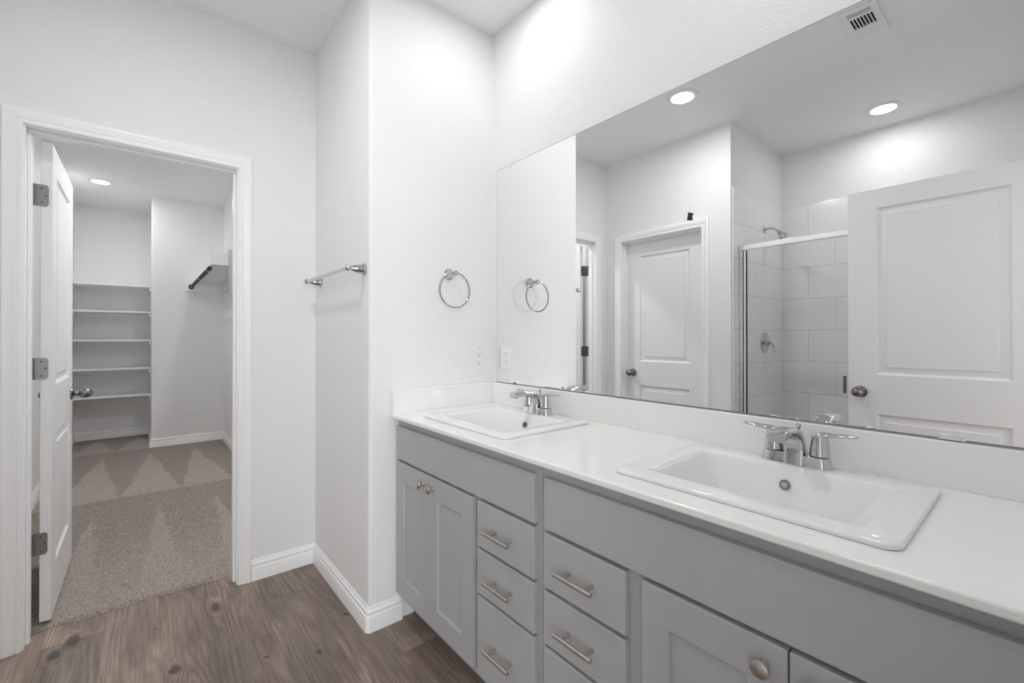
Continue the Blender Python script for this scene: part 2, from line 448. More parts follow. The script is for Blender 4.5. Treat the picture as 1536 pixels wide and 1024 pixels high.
# walls
HW = H + 0.02
struct('wall_mirror', B(XM, XM + 0.10, YB - WT, YR + 0.02, 0, HW), M['wall'], 'white textured wall behind the mirror', 'wall')
bm = new()   # boxed-out corner with rounded edge: towel ring face and towel bar face
r = 0.018; poly = [(XM + 0.10, YR)]
for k in range(7):
    a = math.radians(270 - 15 * k); poly.append((XJ + r + r * math.cos(a), YR + r + r * math.sin(a)))
poly += [(XJ, YD + 0.06), (XM + 0.10, YD + 0.06)]
prism(bm, poly, 'z', 0, HW)
struct('wall_corner', bm, M['wall'], 'white wall corner carrying the towel ring and the towel bar', 'wall', angle=20)
OX0, OX1, OT = -0.353, 0.357, 2.040      # closet doorway, clear
bm = new()
box(bm, XL - 0.12, OX0 - 0.019, YD, YD + WT, 0, HW); box(bm, OX1 + 0.019, XJ + 0.06, YD, YD + WT, 0, HW)
box(bm, OX0 - 0.019, OX1 + 0.019, YD, YD + WT, OT + 0.019, HW)
struct('wall_closet', bm, M['wall'], 'white wall with the open closet doorway', 'wall')
D0, D1, DT = 1.655, 2.375, 2.030          # closed door on the far wall (seen in the mirror)
bm = new()
box(bm, XL - WT, XL, D1 + 0.019, YD, 0, HW); box(bm, XL - WT, XL, YC, D0 - 0.019, 0, HW)
box(bm, XL - WT, XL, D0 - 0.019, D1 + 0.019, DT + 0.019, HW)
struct('wall_opposite', bm, M['wall'], 'white wall with the closed panel door', 'wall')
struct('wall_shower_end', B(XS - 0.1, XL - WT, YC, YC + 0.12, 0, HW), M['wall'], 'white wall above the shower fittings', 'wall')
struct('wall_shower_back', B(XS - 0.1, XS, YB - WT, YC, 0, HW), M['wall'], 'white wall above the long side of the shower', 'wall')
struct('wall_toilet', B(-1.0, -0.9, YC + .12, 2.7, 0, HW), M['wall'])
EX0, EX1 = -0.445, 0.345                    # entry doorway
bm = new()
box(bm, XS, EX0 - 0.019, YB - WT, YB, 0, HW); box(bm, -2.75, XS - .1, YB - WT, YB, 0, HW); box(bm, EX1 + 0.019, XM, YB - WT, YB, 0, HW)
box(bm, EX0 - 0.019, EX1 + 0.019, YB - WT, YB, 2.065, HW)
struct('wall_entry', bm, M['wall'], 'white wall around the entry doorway', 'wall')
# room beyond the entry, with a window added to carry the fill light
bm = new(); box(bm, -2.85, -2.75, -3.05, YB - WT, 0, HW)
struct('wall_bedroom_side', bm, M['wall'])
struct('wall_bedroom_far', B(1.50, 1.60, -3.05, YB - WT, 0, HW), M['wall'])
bm = new()
box(bm, -2.75, -2.45, -3.05, -2.95, 0, HW); box(bm, -0.15, 1.50, -3.05, -2.95, 0, HW)
box(bm, -2.45, -0.15, -3.05, -2.95, 0, 0.55); box(bm, -2.45, -0.15, -3.05, -2.95, 2.35, HW)
struct('wall_added_window', bm, M['wall'])
bm = new()
for x in (-2.45, -1.325, -0.20): box(bm, x, x + 0.05, -3.04, -2.99, 0.55, 2.35)
for z in (0.55, 1.42, 2.30): box(bm, -2.45, -0.15, -3.035, -2.995, z, z + 0.05)
struct('fill_window', bm, M['trim'], 'white window added in the unseen room around the fill light', 'window')
# closet shell
struct('wall_closet_side', B(CL - 0.15, CL, YD + WT, CB + .02, 0, HW), M['closet_wall'], 'closet wall behind the open door', 'wall')
struct('wall_closet_back', B(CL - .1, CJX + .05, CB, CB + 0.1, 0, HW), M['closet_wall'], 'closet back wall behind the white shelves', 'wall')
bm = new(); r = 0.012; poly = [(CR + 0.1, CJY)]
for k in range(5):
    a = math.radians(270 - 22.5 * k); poly.append((CJX + r + r * math.cos(a), CJY + r + r * math.sin(a)))
poly += [(CJX, CB + 0.1), (CR + 0.1, CB + 0.1)]
prism(bm, poly, 'z', 0, HW)
struct('wall_closet_jog', bm, M['closet_wall'], 'closet wall that carries the far end of the black rod', 'wall', angle=20)
struct('wall_closet_rod', B(CR, CR + 0.1, YD + WT, CJY, 0, HW), M['closet_wall'], 'closet wall under the rod shelf', 'wall')

# shower tile
TT = 2.29
struct('wall_tile_back', B(XS, XS + 0.008, YB, YC, 0.02, TT), M['tile_back'], 'white running bond tile on the long shower wall', 'tiled wall')
struct('wall_tile_end', B(XS + 0.008, -0.517, YC - 0.008, YC, 0.0, TT), M['tile_side'], 'white tile behind the shower head', 'tiled wall')
struct('wall_tile_entry', B(XS + 0.008, -0.56, YB, YB + 0.008, 0.02, TT), M['tile_side'])
struct('floor_shower', B(XS + .008, -0.67, YB + .008, YC - .008, 0.0, 0.04), M['porcelain'], 'white shower pan', 'shower pan', bev=0.004)
struct('trim_curb', B(-0.67, -0.57, YB + .008, YC - .008, 0.0, 0.11), M['porcelain'], 'white shower curb under the glass', 'curb', bev=0.008)

# baseboards
struct('baseboard_corner', baseboard(new(), [(0.865, YR), (XJ + 0.004, YR), (XJ, YR + 0.004), (XJ, YD), (OX1 + 0.063, YD)], side=1),
       M['trim'], 'white stepped baseboard round the projecting wall corner', 'baseboard')
struct('baseboard_door', baseboard(new(), [(OX0 - 0.063, YD), (XL, YD), (XL, D1 + 0.063)], side=1),
       M['trim'], 'white baseboard stub beside the closet casing', 'baseboard')
struct('baseboard_opposite', baseboard(new(), [(XL, D0 - 0.063), (XL, YC)], side=1), M['trim'], 'white baseboard beside the closed door', 'baseboard')
struct('baseboard_closet_jog', baseboard(new(), [(CR, 3.0), (CR, CJY), (CJX, CJY), (CJX, CB)], z0=0.012, side=1), M['trim'],
       'white closet baseboard under the rod', 'baseboard')
struct('baseboard_closet_back', baseboard(new(), [(CJX - .017, CB), (CL, CB), (CL, YD + WT + .05)], z0=0.012, side=1), M['trim'],
       'white closet baseboard under the shelves', 'baseboard')

# doorway trims: casing both the frame and jamb
def door_trim(name, label, axis, wall, side, lo, hi, top, depth, stop):
    """side: direction the casing faces; depth: signed extent of the jamb from the wall face; stop: where the stop strip sits"""
    t = thing(name, label, 'door frame', ((lo + hi) / 2, wall, 0) if axis == 'x' else (wall, (lo + hi) / 2, 0), kind='structure')
    obj('casing', casing(new(), axis, wall, side, lo - 0.005, hi + 0.005, top + 0.005), M['trim'], t)
    a, c = sorted((wall, wall + depth)); bm = new()
    def bx(u0, u1, n0, n1, z0, z1):
        n0, n1 = sorted((n0, n1))
        if axis == 'x': box(bm, u0, u1, n0, n1, z0, z1)
        else: box(bm, n0, n1, u0, u1, z0, z1)
    bx(lo - 0.019, lo, a, c, 0, top + 0.019); bx(hi, hi + 0.019, a, c, 0, top + 0.019); bx(lo, hi, a, c, top, top + 0.019)
    obj('jamb', bm, M['trim'], t); bm = new()
    s0, s1 = stop
    bx(lo, lo + 0.011, s0, s1, 0, top - 0.011); bx(hi - 0.011, hi, s0, s1, 0, top - 0.011); bx(lo, hi, s0, s1, top - 0.011, top)
    obj('door_stop', bm, M['trim'], t, bev=0.002)
    return t
door_trim('trim_1', 'white moulded frame round the open closet doorway', 'x', YD, -1, OX0, OX1, OT, WT, (YD + 0.035, YD + 0.073))
door_trim('trim_2', 'white moulded frame round the closed door', 'y', XL, 1, D0, D1, DT, -WT, (XL - 0.040, XL - 0.078))
door_trim('trim_3', 'white frame of the entry doorway', 'x', YB, 1, EX0, EX1, 2.046, -WT, (YB - 0.05, YB - 0.085))

# ------------------------------------------------------------------ doors
def egg_knob(parent, base, axis, oval=1.1):
    k = obj('knob', lathe(new(), base, axis, [(0, 0), (.031, 0), (.0325, .003), (.031, .007), (.020, .011), (.0125, .015), (.0115, .030),
            (.014, .033), (.0205, .037), (.0250, .045), (.0265, .055), (.0250, .066), (.0205, .076), (.012, .084), (0, .087)], 28, oval, 1.0), M['dark_nickel'], parent)
    k['label'] = 'dark satin nickel door knob'
    return k
# closet leaf, open into the closet, seen edge-on
LX0, LX1, LY0, LY1 = -0.327, -0.292, 2.674, 3.380
d1 = thing('door_1', 'white panel door swung open into the closet', 'door', (LX0, LY0, 0), kind='structure')
wd = LY1 - LY0
obj('leaf', panelled(new(), wd, 0.032, 2.030, 0.035, [(.125, wd - .125, .235, .790), (.125, wd - .125, 1.010, 1.915)], MOULD,
    lambda u, n, z: ((LX0 + LX1) / 2 + n, LY0 + u, z)), M['door'], d1, bev=0.0015, seg=1)
egg_knob(d1, (LX1, LY1 - 0.062, 0.915), (1, 0, 0))
egg_knob(d1, (LX0, LY1 - 0.062, 0.915), (-1, 0, 0))
for z in (1.805, 1.084, 0.357):
    bm = new()   # plate let into the hinge edge of the door, rounded outer corners
    pl = []; hz = 0.045; x0, x1, rr = LX0 - 0.024, LX0 + 0.024, 0.012
    pl = [(x0, z - hz)]
    for k in range(5):
        a = math.radians(-90 + 22.5 * k); pl.append((x1 - rr + rr * math.cos(a), z - hz + rr + rr * math.sin(a)))
    for k in range(5):
        a = math.radians(22.5 * k); pl.append((x1 - rr + rr * math.cos(a), z + hz - rr + rr * math.sin(a)))
    pl.append((x0, z + hz))
    prism(bm, pl, 'y', LY0 - 0.0025, LY0 + 0.0005)
    box(bm, OX0 + 0.0003, OX0 + 0.003, YD + 0.078, LY0 - 0.004, z - hz, z + hz)
    tube(bm, [(OX0 + 0.003, LY0 + 0.001, z - hz), (OX0 + 0.003, LY0 + 0.001, z + hz)], 0.0065, 12)
    h = obj('hinge', bm, M['hinge'], d1)
    bm = new()
    for sx, sz in ((-0.001, .030), (0.012, 0.0), (-0.001, -.030)):
        lathe(bm, (LX0 + 0.004 + sx, LY0 - 0.0022, z + sz), (0, -1, 0), [(0, 0), (.0032, 0), (.0030, .0006), (0, .0008)], 10)
    obj('screw', bm, M['slot'], h)
# closed door in the mirror
dx = XL - 0.078
d2 = thing('door_2', 'closed white two panel door reflected in the mirror', 'door', (dx, D0 + .003, 0), kind='structure')
wd = D1 - D0 - 0.006
obj('leaf', panelled(new(), wd, 0.010, DT - 0.003, 0.035, [(.130, wd - .130, .235, .800), (.130, wd - .130, 1.005, 1.905)], MOULD,
    lambda u, n, z: (dx - 0.0175 + n, D0 + 0.003 + u, z)), M['door'], d2, bev=0.0015, seg=1)
egg_knob(d2, (dx, D1 - 0.066, 0.905), (1, 0, 0))
# entry leaf, standing open beside the shower
EY0, EY1, EXF = -0.020, 0.742, -0.430
d3 = thing('door_3', 'open white two panel entry door in front of the shower glass', 'door', (EXF, EY0, 0), kind='structure')
wd = EY1 - EY0
obj('leaf', panelled(new(), wd, 0.012, 2.042, 0.035, [(.128, wd - .130, .235, .785), (.128, wd - .130, 1.005, 1.935)], MOULD,
    lambda u, n, z: (EXF - 0.0175 + n, EY0 + u, z)), M['door'], d3, bev=0.0015, seg=1)
egg_knob(d3, (EXF, EY1 - 0.055, 0.905), (1, 0, 0))
egg_knob(d3, (EXF - 0.035, EY1 - 0.055, 0.905), (-1, 0, 0))
obj('latch', B(EXF - 0.0255, EXF - 0.0095, EY1 - .0002, EY1 + 0.002, 0.875, 0.935), M['dark_nickel'], d3)
for z in (1.80, 1.07, 0.30):
    bm = new(); tube(bm, [(EXF + .004, EY0 - .004, z - .045), (EXF + .004, EY0 - .004, z + .045)], 0.006, 10)
    obj('hinge', bm, M['hinge'], d3)

# ================================================================== VANITY
FX, KX = 0.835, 0.853        # front faces, face frame
CT = 0.8885                   # counter top height
def shaker(bm, y0, y1, z0, z1):
    return panelled(bm, y1 - y0, z0, z1, FX * 0 + 0.018, [(.066, y1 - y0 - .066, z0 + .078, z1 - .078)], [(.002, .008)],
                    lambda u, n, z: (FX + 0.009 - n, y0 + u, z), both=False)
def cab_knob(parent, y, z):
    k = obj('knob', lathe(new(), (FX, y, z), (-1, 0, 0), [(0, 0), (.008, 0), (.0075, .002), (.0055, .006), (.0055, .013), (.009, .0165),
            (.0150, .0195), (.0160, .0225), (.0150, .0255), (.009, .0285), (0, .0295)], 26), M['nickel'], parent)
    k['label'] = 'brushed nickel mushroom knob'; return k
def bar_pull(parent, y, z, ln=0.122, sp=0.076):
    bm = new(); x = FX - 0.033
    tube(bm, [(x, y - ln / 2, z), (x, y + ln / 2, z)], 0.0058, 16)
    for s in (-1, 1): tube(bm, [(FX + 0.001, y + s * sp / 2, z), (x, y + s * sp / 2, z)], 0.0050, 12)
    k = obj('handle', bm, M['nickel'], parent); k['label'] = 'brushed nickel bar pull'; return k
def cabinet(label, y0, y1, false_y, drawers_y, doors):
    t = thing('vanity_cabinet', label, 'cabinet', ((KX + XM) / 2, (y0 + y1) / 2, 0.0), 'vanity cabinets')
    bm = new(); zc = CT - 0.0190      # open-topped box: face frame, ends, floor, back
    box(bm, KX, KX + .019, y0, y1, 0.105, zc)
    obj('face_frame', bm, M['cabinet'], t); bm = new()
    for a in (y0, y1 - .012): box(bm, KX + .0192, XM - .003, a, a + .012, 0.105, zc)
    box(bm, KX + .0192, XM - .003, y0 + .0122, y1 - .0122, 0.105, 0.120); box(bm, XM - .010, XM - .003, y0 + .0122, y1 - .0122, 0.1202, zc)
    obj('carcass', bm, M['cabinet'], t)
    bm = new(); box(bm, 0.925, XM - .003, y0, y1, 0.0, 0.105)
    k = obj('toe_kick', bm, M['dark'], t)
    bm = new(); box(bm, FX, KX, false_y[0], false_y[1], 0.700, 0.838); obj('false_front', bm, M['cabinet'], t, bev=0.0025)
    for z0, z1 in ((0.544, 0.689), (0.393, 0.534), (0.130, 0.383)):
        bm = new(); box(bm, FX, KX, drawers_y[0], drawers_y[1], z0, z1)
        d = obj('drawer', bm, M['cabinet'], t, bev=0.0025)
        bar_pull(d, (drawers_y[0] + drawers_y[1]) / 2, (z0 + z1) / 2 + 0.0)
    for (a, c, ky) in doors:
        d = obj('door', shaker(new(), a, c, 0.130, 0.690), M['cabinet'], t, bev=0.002)
        cab_knob(d, ky, 0.650)
    return t
cabinet('grey cabinet beside the towel ring wall with two full doors and three small drawers', 0.8935, YR - 0.003,
        (0.910, 1.781), (0.912, 1.183), [(1.5065, 1.781, 1.5415), (1.212, 1.5035, 1.4685)])
cabinet('grey cabinet under the big near sink with three wide drawers beside its door', YB + 0.003, 0.8925,
        (0.006, 0.872), (0.608, 0.874), [(0.2815, 0.566, 0.317), (0.004, 0.2785, 0.243)])

# counter with two cut-outs
SINKS = [1.372, 0.412]; SH = 0.269
CX0 = 0.815
ct = thing('countertop', 'glossy white vanity top with raised backsplash and two drop-in sinks', 'countertop', (1.09, 0.88, CT - 0.0185))
hx0, hx1, hh = 0.905, 1.285, 0.240
xs = [CX0, hx0, hx1, XM - .002]; ys = [YB + .003]
for sc in reversed(SINKS): ys += [sc - hh, sc + hh]
ys.append(YR - 0.002)
bm = new(); vg = {}
def V(i, j, z):
    if (i, j, z) not in vg: vg[(i, j, z)] = bm.verts.new((xs[i], ys[j], z))
    return vg[(i, j, z)]
zt, zb = CT, CT - 0.0185
def hole(i, j): return i == 1 and j in (1, 3)
for i in range(3):
    for j in range(5):
        if hole(i, j): continue
        for z in (zt, zb): bm.faces.new((V(i, j, z), V(i + 1, j, z), V(i + 1, j + 1, z), V(i, j + 1, z)))
        for di, dj, e in ((-1, 0, ((i, j), (i, j + 1))), (1, 0, ((i + 1, j), (i + 1, j + 1))), (0, -1, ((i, j), (i + 1, j))), (0, 1, ((i, j + 1), (i + 1, j + 1)))):
            ni, nj = i + di, j + dj
            if not (0 <= ni < 3 and 0 <= nj < 5) or hole(ni, nj):
                a, c = e; bm.faces.new((V(*a, zt), V(*c, zt), V(*c, zb), V(*a, zb)))
obj('slab', bm, M['counter'], ct, bev=0.0055, seg=3)
BS = 0.990
obj('backsplash', B(XM - 0.020, XM - .001, YB + .003, YR - .002, CT - .001, BS), M['counter'], ct, bev=0.003)
obj('side_splash', B(CX0 + 0.004, XM - 0.020, YR - 0.021, YR - .002, CT - .001, BS), M['counter'], ct, bev=0.003)

# drop-in sink
sk = thing('bathroom_sink', 'rectangular white drop-in sink in the counter next to the towel ring wall', 'sink', (1.0945, SINKS[0], CT), 'drop-in sinks')
sy = SINKS[0]; cx, hx = 1.0945, 0.2125
ox, ohx, ohy = 1.082, 0.146, 0.210          # basin opening
R_ = [rrect(cx, sy, hx - .002, SH - .002, .026, CT + .0002), rrect(cx, sy, hx, SH, .027, CT + .0020), rrect(cx, sy, hx, SH, .027, CT + .0075), rrect(cx, sy, hx - .0012, SH - .0012, .026, CT + .0098),
      rrect(cx, sy, hx - .0040, SH - .0040, .024, CT + .0110), rrect(ox, sy, ohx + .006, ohy + .006, .018, CT + .0110),
      rrect(ox, sy, ohx + .001, ohy + .001, .018, CT + .0102), rrect(ox, sy, ohx - .003, ohy - .003, .018, CT + .0078), rrect(ox, sy, ohx - .006, ohy - .007, .018, CT + .0040),
      *[rrect(ox - .003 * q, sy, ohx - .006 - .028 * q, ohy - .007 - .053 * q, .018 + .012 * q, CT + .004 - .094 * q) for q in (.04, .15, .4, .7, .9, 1.0)], rrect(ox - .003, sy, ohx - .044, ohy - .074, .034, CT - .104),
      rrect(ox - .003, sy, ohx - .062, ohy - .094, .034, CT - .111), rrect(ox, sy, .030, .030, .0299, CT - .117), rrect(ox, sy, .022, .022, .0219, CT - .118),
      rrect(ox, sy, .022, .022, .0219, CT - .128), rrect(ox - .003, sy, ohx - .054, ohy - .086, .034, CT - .122),
      rrect(ox - .003, sy, ohx - .028, ohy - .054, .030, CT - .098), rrect(ox, sy, ohx + .001, ohy - .003, .022, CT - .014),
      rrect(ox, sy, ohx + .004, ohy + .004, .020, CT + .0002)]
bm = new(); loft(bm, R_ + [R_[0]], cap=False); bmesh.ops.remove_doubles(bm, verts=bm.verts[:], dist=1e-6)
obj('basin', bm, M['porcelain'], sk, angle=50)
# overflow ring on the sloping back wall
bxk = ox + ohx - .010 - .006; nz = Vector((-0.956, 0, 0.293))
p0 = Vector((bxk - 0.0060, sy, CT - .032))
bm = new()
lathe(bm, p0 - nz * .003, nz, [(.0085, 0), (.0115, 0), (.0125, .0025), (.0115, .0045), (.0088, .0042), (.0080, .002), (.0085, 0)], 24)
ov = obj('overflow', bm, M['hinge'], sk); ov['label'] = 'round metal overflow ring'
obj('opening', lathe(new(), p0 - nz * .0025, nz, [(0, 0), (.0078, 0), (.0078, .0035), (0, .0036)], 20), M['grey_slot'], ov)
dr = obj('drain', lathe(new(), (ox, sy, CT - .1195), (0, 0, 1), [(0, 0), (.024, 0), (.026, .002), (.024, .004), (.016, .0045), (.015, .007), (0, .009)], 24), M['chrome'], sk)
sk2 = copy_tree(sk); sk2.location = (1.0945, SINKS[1], CT)
for ch in sk2.children:
    for gc in ch.children:
        gc.data = gc.data.copy(); gc.data.materials[0] = M['nickel']     # lighter metallic opening in this one
sk2['label'] = 'large near rectangular white drop-in sink with the metal overflow ring'

# faucet: centerset with two blade levers
fy = SINKS[0] - .002; fx = 1.274; fz = CT + 0.0112
fa = thing('sink_faucet', 'chrome two handle faucet with its spout over the sink next to the towel ring wall', 'faucet', (fx, fy, fz), 'chrome sink faucets')
def ring_xy(x, y, z, hx_, hy_, r_): return rrect(x, y, hx_, hy_, r_, z, 5)
bm = loft(new(), [ring_xy(fx, fy, fz, .027, .080, .024), ring_xy(fx, fy, fz + .004, .0265, .0795, .024), ring_xy(fx, fy, fz + .016, .024, .076, .022),
                  ring_xy(fx, fy, fz + .026, .0215, .073, .020), ring_xy(fx, fy, fz + .0275, .020, .0715, .019)])
obj('base', bm, M['chrome'], fa, angle=30)
for s in (1, -1):
    hy = fy + s * 0.051
    bm = lathe(new(), (fx, hy, fz + .0295), (0, 0, 1), [(0, 0), (.0215, 0), (.0225, .002), (.0205, .022), (.0180, .046), (.0170, .054), (.0150, .0565), (0, .058)], 26)
    obj('gasket', lathe(new(), (fx, hy, fz + .0265), (0, 0, 1), [(0, 0), (.0205, 0), (.0205, .0032), (0, .0033)], 24), M['rubber'], fa)
    h = obj('handle', bm, M['chrome'], fa, angle=30)
    rings = []
    for y_, z_, hw, ht in ((-.016, .051, .0135, .0035), (-.008, .0555, .0165, .0060), (.006, .0585, .0165, .0068), (.020, .0595, .0150, .0060), (.034, .0605, .0130, .0050),
                           (.050, .0620, .0115, .0046), (.067, .0635, .0100, .0042), (.075, .0638, .0068, .0026)):
        rings.append([Vector((fx + hw * math.copysign(abs(math.cos(a)) ** .7, math.cos(a)), hy + s * y_,
                              fz + .0265 + z_ + ht * math.copysign(abs(math.sin(a)) ** .8, math.sin(a))))
                      for a in [2 * PI * k / 20 for k in range(20)]])
    obj('lever', loft(new(), rings), M['chrome'], h, angle=50)
# spout: (x offset towards the basin, z, half width, half thickness, tilt of the section normal)
rings = []
for dx_, z_, hw, ht, tilt in ((-.004, .0010, .0250, .0250, 90), (-.004, .0260, .0235, .0215, 90), (-.005, .0420, .0222, .0180, 86), (-.009, .0580, .0212, .0150, 76), (-.017, .0735, .0204, .0130, 60),
                              (-.031, .0850, .0198, .0120, 36), (-.050, .0915, .0194, .0115, 12), (-.075, .0940, .0190, .0110, 2), (-.100, .0925, .0187, .0108, -6),
                              (-.122, .0895, .0184, .0108, -10), (-.132, .0870, .0180, .0112, -14)):
    a = math.radians(tilt); t_ = Vector((-math.cos(a), 0, math.sin(a))); n_ = Vector((math.sin(a), 0, math.cos(a)))
    c_ = Vector((fx + dx_, fy, fz + z_)); rr = []
    for k in range(24):
        q = 2 * PI * k / 24
        rr.append(c_ + Vector((0, 1, 0)) * (hw * math.copysign(abs(math.cos(q)) ** .35, math.cos(q))) + n_ * (ht * math.copysign(abs(math.sin(q)) ** .35, math.sin(q))))
    rings.append(rr)
sp = obj('spout', loft(new(), rings), M['chrome'], fa, angle=40, bev=0)
obj('aerator', lathe(new(), (fx - .118, fy, fz + .0815), (-.25, 0, -1), [(0, 0), (.0095, 0), (.0095, .008), (.007, .0085), (.007, .005), (0, .005)], 18), M['hinge'], sp)
obj('lift_rod', lathe(new(), (fx + .017, fy, fz + .026), (0, 0, 1), [(0, 0), (.0025, 0), (.0025, .062), (.0045, .066), (.0062, .074), (.0062, .077), (0, .078)], 14), M['chrome'], fa)
fa.scale.z = 0.93
fa2 = copy_tree(fa); fa2.location = (fx, SINKS[1] - .004, fz)
fa2['label'] = 'chrome two handle faucet behind the large near sink'

# mirror
MY0, MY1, MZ0, MZ1 = YB + .004, 1.757, 0.9935, 2.0445
mi = thing('wall_mirror_sheet', 'wide frameless mirror above the vanity backsplash', 'mirror', (XM, (MY0 + MY1) / 2, MZ0))
obj('silvered_sheet', B(XM - 0.006, XM - 0.0055, MY0 + .0016, MY1 - .0016, MZ0 + .0016, MZ1 - .0016), M['mirror'], mi)
obj('edge', B(XM - 0.0056, XM - 0.0005, MY0, MY1, MZ0, MZ1), M['mirror_edge'], mi)
for y_, z_, s in ((1.648, MZ1, 1), (1.618, MZ0, -1)):
    bm = new(); box(bm, XM - .0095, XM - .0062, y_ - .007, y_ + .007, z_ - .011 if s > 0 else z_ - .002, z_ + .010 if s > 0 else z_ + .008)
    if s > 0: box(bm, XM - .0062, XM - .0005, y_ - .007, y_ + .007, z_ + .001, z_ + .010)
    c = obj('clip', bm, M['plate'] if s > 0 else M['hinge'], mi, bev=.001); c['label'] = 'small clip holding the mirror edge'
c = obj('channel_clip', B(XM - .0088, XM - .0062, .113, .156, MZ0 - .001, MZ0 + .0105), M['alu'], mi, bev=.0008); c['label'] = 'short aluminium channel clip'

# ================================================================== WALL FITTINGS
# towel bar
tb = thing('towel_bar', 'chrome towel bar on the narrow wall beside the closet doorway', 'towel bar', (XJ, 2.145, 1.502))
POST = [(0, 0), (.0255, 0), (.0265, .003), (.0255, .007), (.0215, .010), (.0200, .016), (.0185, .028), (.0150, .042), (.0105, .052), (.0090, .056), (.0105, .060),
        (.0125, .066), (.0130, .072), (.0115, .078), (.0070, .082), (0, .083)]
for y_ in (1.848, 2.447): obj('post', lathe(new(), (XJ, y_, 1.502), (-1, 0, 0), POST, 26), M['chrome'], tb)
obj('bar', tube(new(), [(XJ - .069, 1.858, 1.502), (XJ - .069, 2.437, 1.502)], 0.0085, 16), M['chrome'], tb)
# towel ring
rg = thing('towel_ring', 'chrome towel ring hanging beside the mirror', 'towel ring', (1.104, YR, 1.508))
obj('mount', lathe(new(), (1.104, YR, 1.508), (0, -1, 0), [(0, 0), (.0255, 0), (.0265, .003), (.0255, .007), (.0205, .010), (.0185, .017), (.0135, .032), (.0088, .044),
    (.0095, .050), (.0125, .056), (.0130, .062), (.0100, .069), (0, .072)], 26), M['chrome'], rg)
obj('ring', tube(new(), [(1.102 + .080 * math.sin(2 * PI * k / 56), YR - .060, 1.430 + .080 * math.cos(2 * PI * k / 56)) for k in range(56)], 0.0042, 10, closed=True), M['chrome'], rg)
# outlet
ou = thing('wall_outlet', 'white duplex wall outlet above the side splash', 'outlet', (1.275, YR, 1.107))
obj('plate', B(1.240, 1.310, YR - .0055, YR - .0005, 1.0495, 1.1645), M['plate'], ou, bev=.0025)
for z_ in (1.1265, 1.0875):
    bm = new(); pl = [(1.275 + .0165 * math.cos(a) , z_ + max(-.0125, min(.0125, .0165 * math.sin(a)))) for a in [2 * PI * k / 28 for k in range(28)]]
    prism(bm, pl, 'y', YR - .0075, YR - .0052)
    rc = obj('receptacle', bm, M['plate'], ou)
    bm = new(); box(bm, 1.2675, 1.2695, YR - .0079, YR - .0074, z_ + .0005, z_ + .0085); box(bm, 1.2805, 1.2825, YR - .0079, YR - .0074, z_ + .0010, z_ + .0080)
    lathe(bm, (1.275, YR - .0074, z_ - .0065), (0, -1, 0), [(0, 0), (.0026, 0), (.0026, .0005), (0, .0005)], 10)
    obj('slot', bm, M['slot'], rc)
obj('screw', lathe(new(), (1.275, YR - .0054, 1.156), (0, -1, 0), [(0, 0), (.003, 0), (.0026, .0012), (0, .0014)], 12), M['hinge'], ou)
# torn black patch above the closed door
bm = prism(new(), [(1.711, 2.148), (1.757, 2.167), (1.760, 2.140), (1.766, 2.107), (1.724, 2.099), (1.721, 2.112), (1.726, 2.131)], 'x', XL, XL + .003)
tag(obj('tape_scrap', bm, M['black'], origin=(XL, 1.745, 2.127)), 'small torn black scrap stuck on the wall above the closed door', 'tape')

# ------------------------------------------------------------------ ceiling
def can_light(label, x, y, watts, z=H, r=0.066):
    t = thing('ceiling_light', label, 'ceiling light', (x, y, z), 'recessed ceiling lights')
    obj('trim_ring', lathe(new(), (x, y, z), (0, 0, -1), [(r + .003, 0), (.094, 0), (.096, .002), (.093, .005), (.075, .008), (r + .003, .0085), (r + .003, 0)], 40), M['plate'], t)
    obj('lens', lathe(new(), (x, y, z - .001), (0, 0, -1), [(0, 0), (r + .002, 0), (r + .002, .003), (0, .0035)], 40), M['lens'], t)
    L = bpy.data.lights.new('lamp', 'AREA'); L.shape = 'DISK'; L.size = 2 * r; L.energy = watts
    lo = bpy.data.objects.new('lamp', L); COL.objects.link(lo); lo.parent = t; lo.location = (0, 0, -.006)
    return t
can_light('round recessed ceiling light over the bathroom floor, reflected near the closed door', 0.077, 1.485, BATH_W)
can_light('round recessed ceiling light above the shower tile', -1.090, 0.700, SHOWER_W)
can_light('round recessed ceiling light at the shelf end of the closet', -0.320, 5.950, CLOSET_W)
can_light('round recessed ceiling light at the doorway end of the closet', 0.56, 3.40, CLOSET_DOOR_W)
can_light('round recessed ceiling light over the sink by the towel ring wall', 1.08, 1.400, VANITY_W)
can_light('round recessed ceiling light over the large near sink', 1.08, 0.418, VANITY_W)
# air register, three way
vx, vy = 0.043, 0.566
ve = thing('air_vent', 'white square ceiling air register above the vanity floor', 'air vent', (vx, vy, H))
bm = new(); X0, X1, Y0, Y1 = vx - .133, vx + .133, vy - .073, vy + .073
zones = [(0.120, 0.156, 0), (0.0045, 0.105, 1), (-0.056, -0.012, 0)]
z0, z1 = H - .010, H - .001
ya, yb = 0.519, 0.610
xcut = [X0, -0.056, -0.012, 0.0045, 0.105, 0.120, 0.156, X1]
for i in range(7):
    a, c = xcut[i], xcut[i + 1]
    if i in (1, 3, 5):
        box(bm, a, c, Y0, ya, z0, z1); box(bm, a, c, yb, Y1, z0, z1)
    else: box(bm, a, c, Y0, Y1, z0, z1)
bmesh.ops.remove_doubles(bm, verts=bm.verts[:], dist=1e-6)
obj('frame', bm, M['plate'], ve)
bm = new(); box(bm, -0.056, .156, ya, yb, H - .0012, H - .0002); obj('duct', bm, M['slot'], ve)
bm = new()
for k in range(8):
    y_ = ya + (yb - ya) * k / 7
    q = [(y_ - .0035, H - .0105), (y_ + .0005, H - .0105), (y_ + .0050, H - .0015), (y_ + .0010, H - .0015)]
    prism(bm, q, 'x', 0.0045, 0.105)
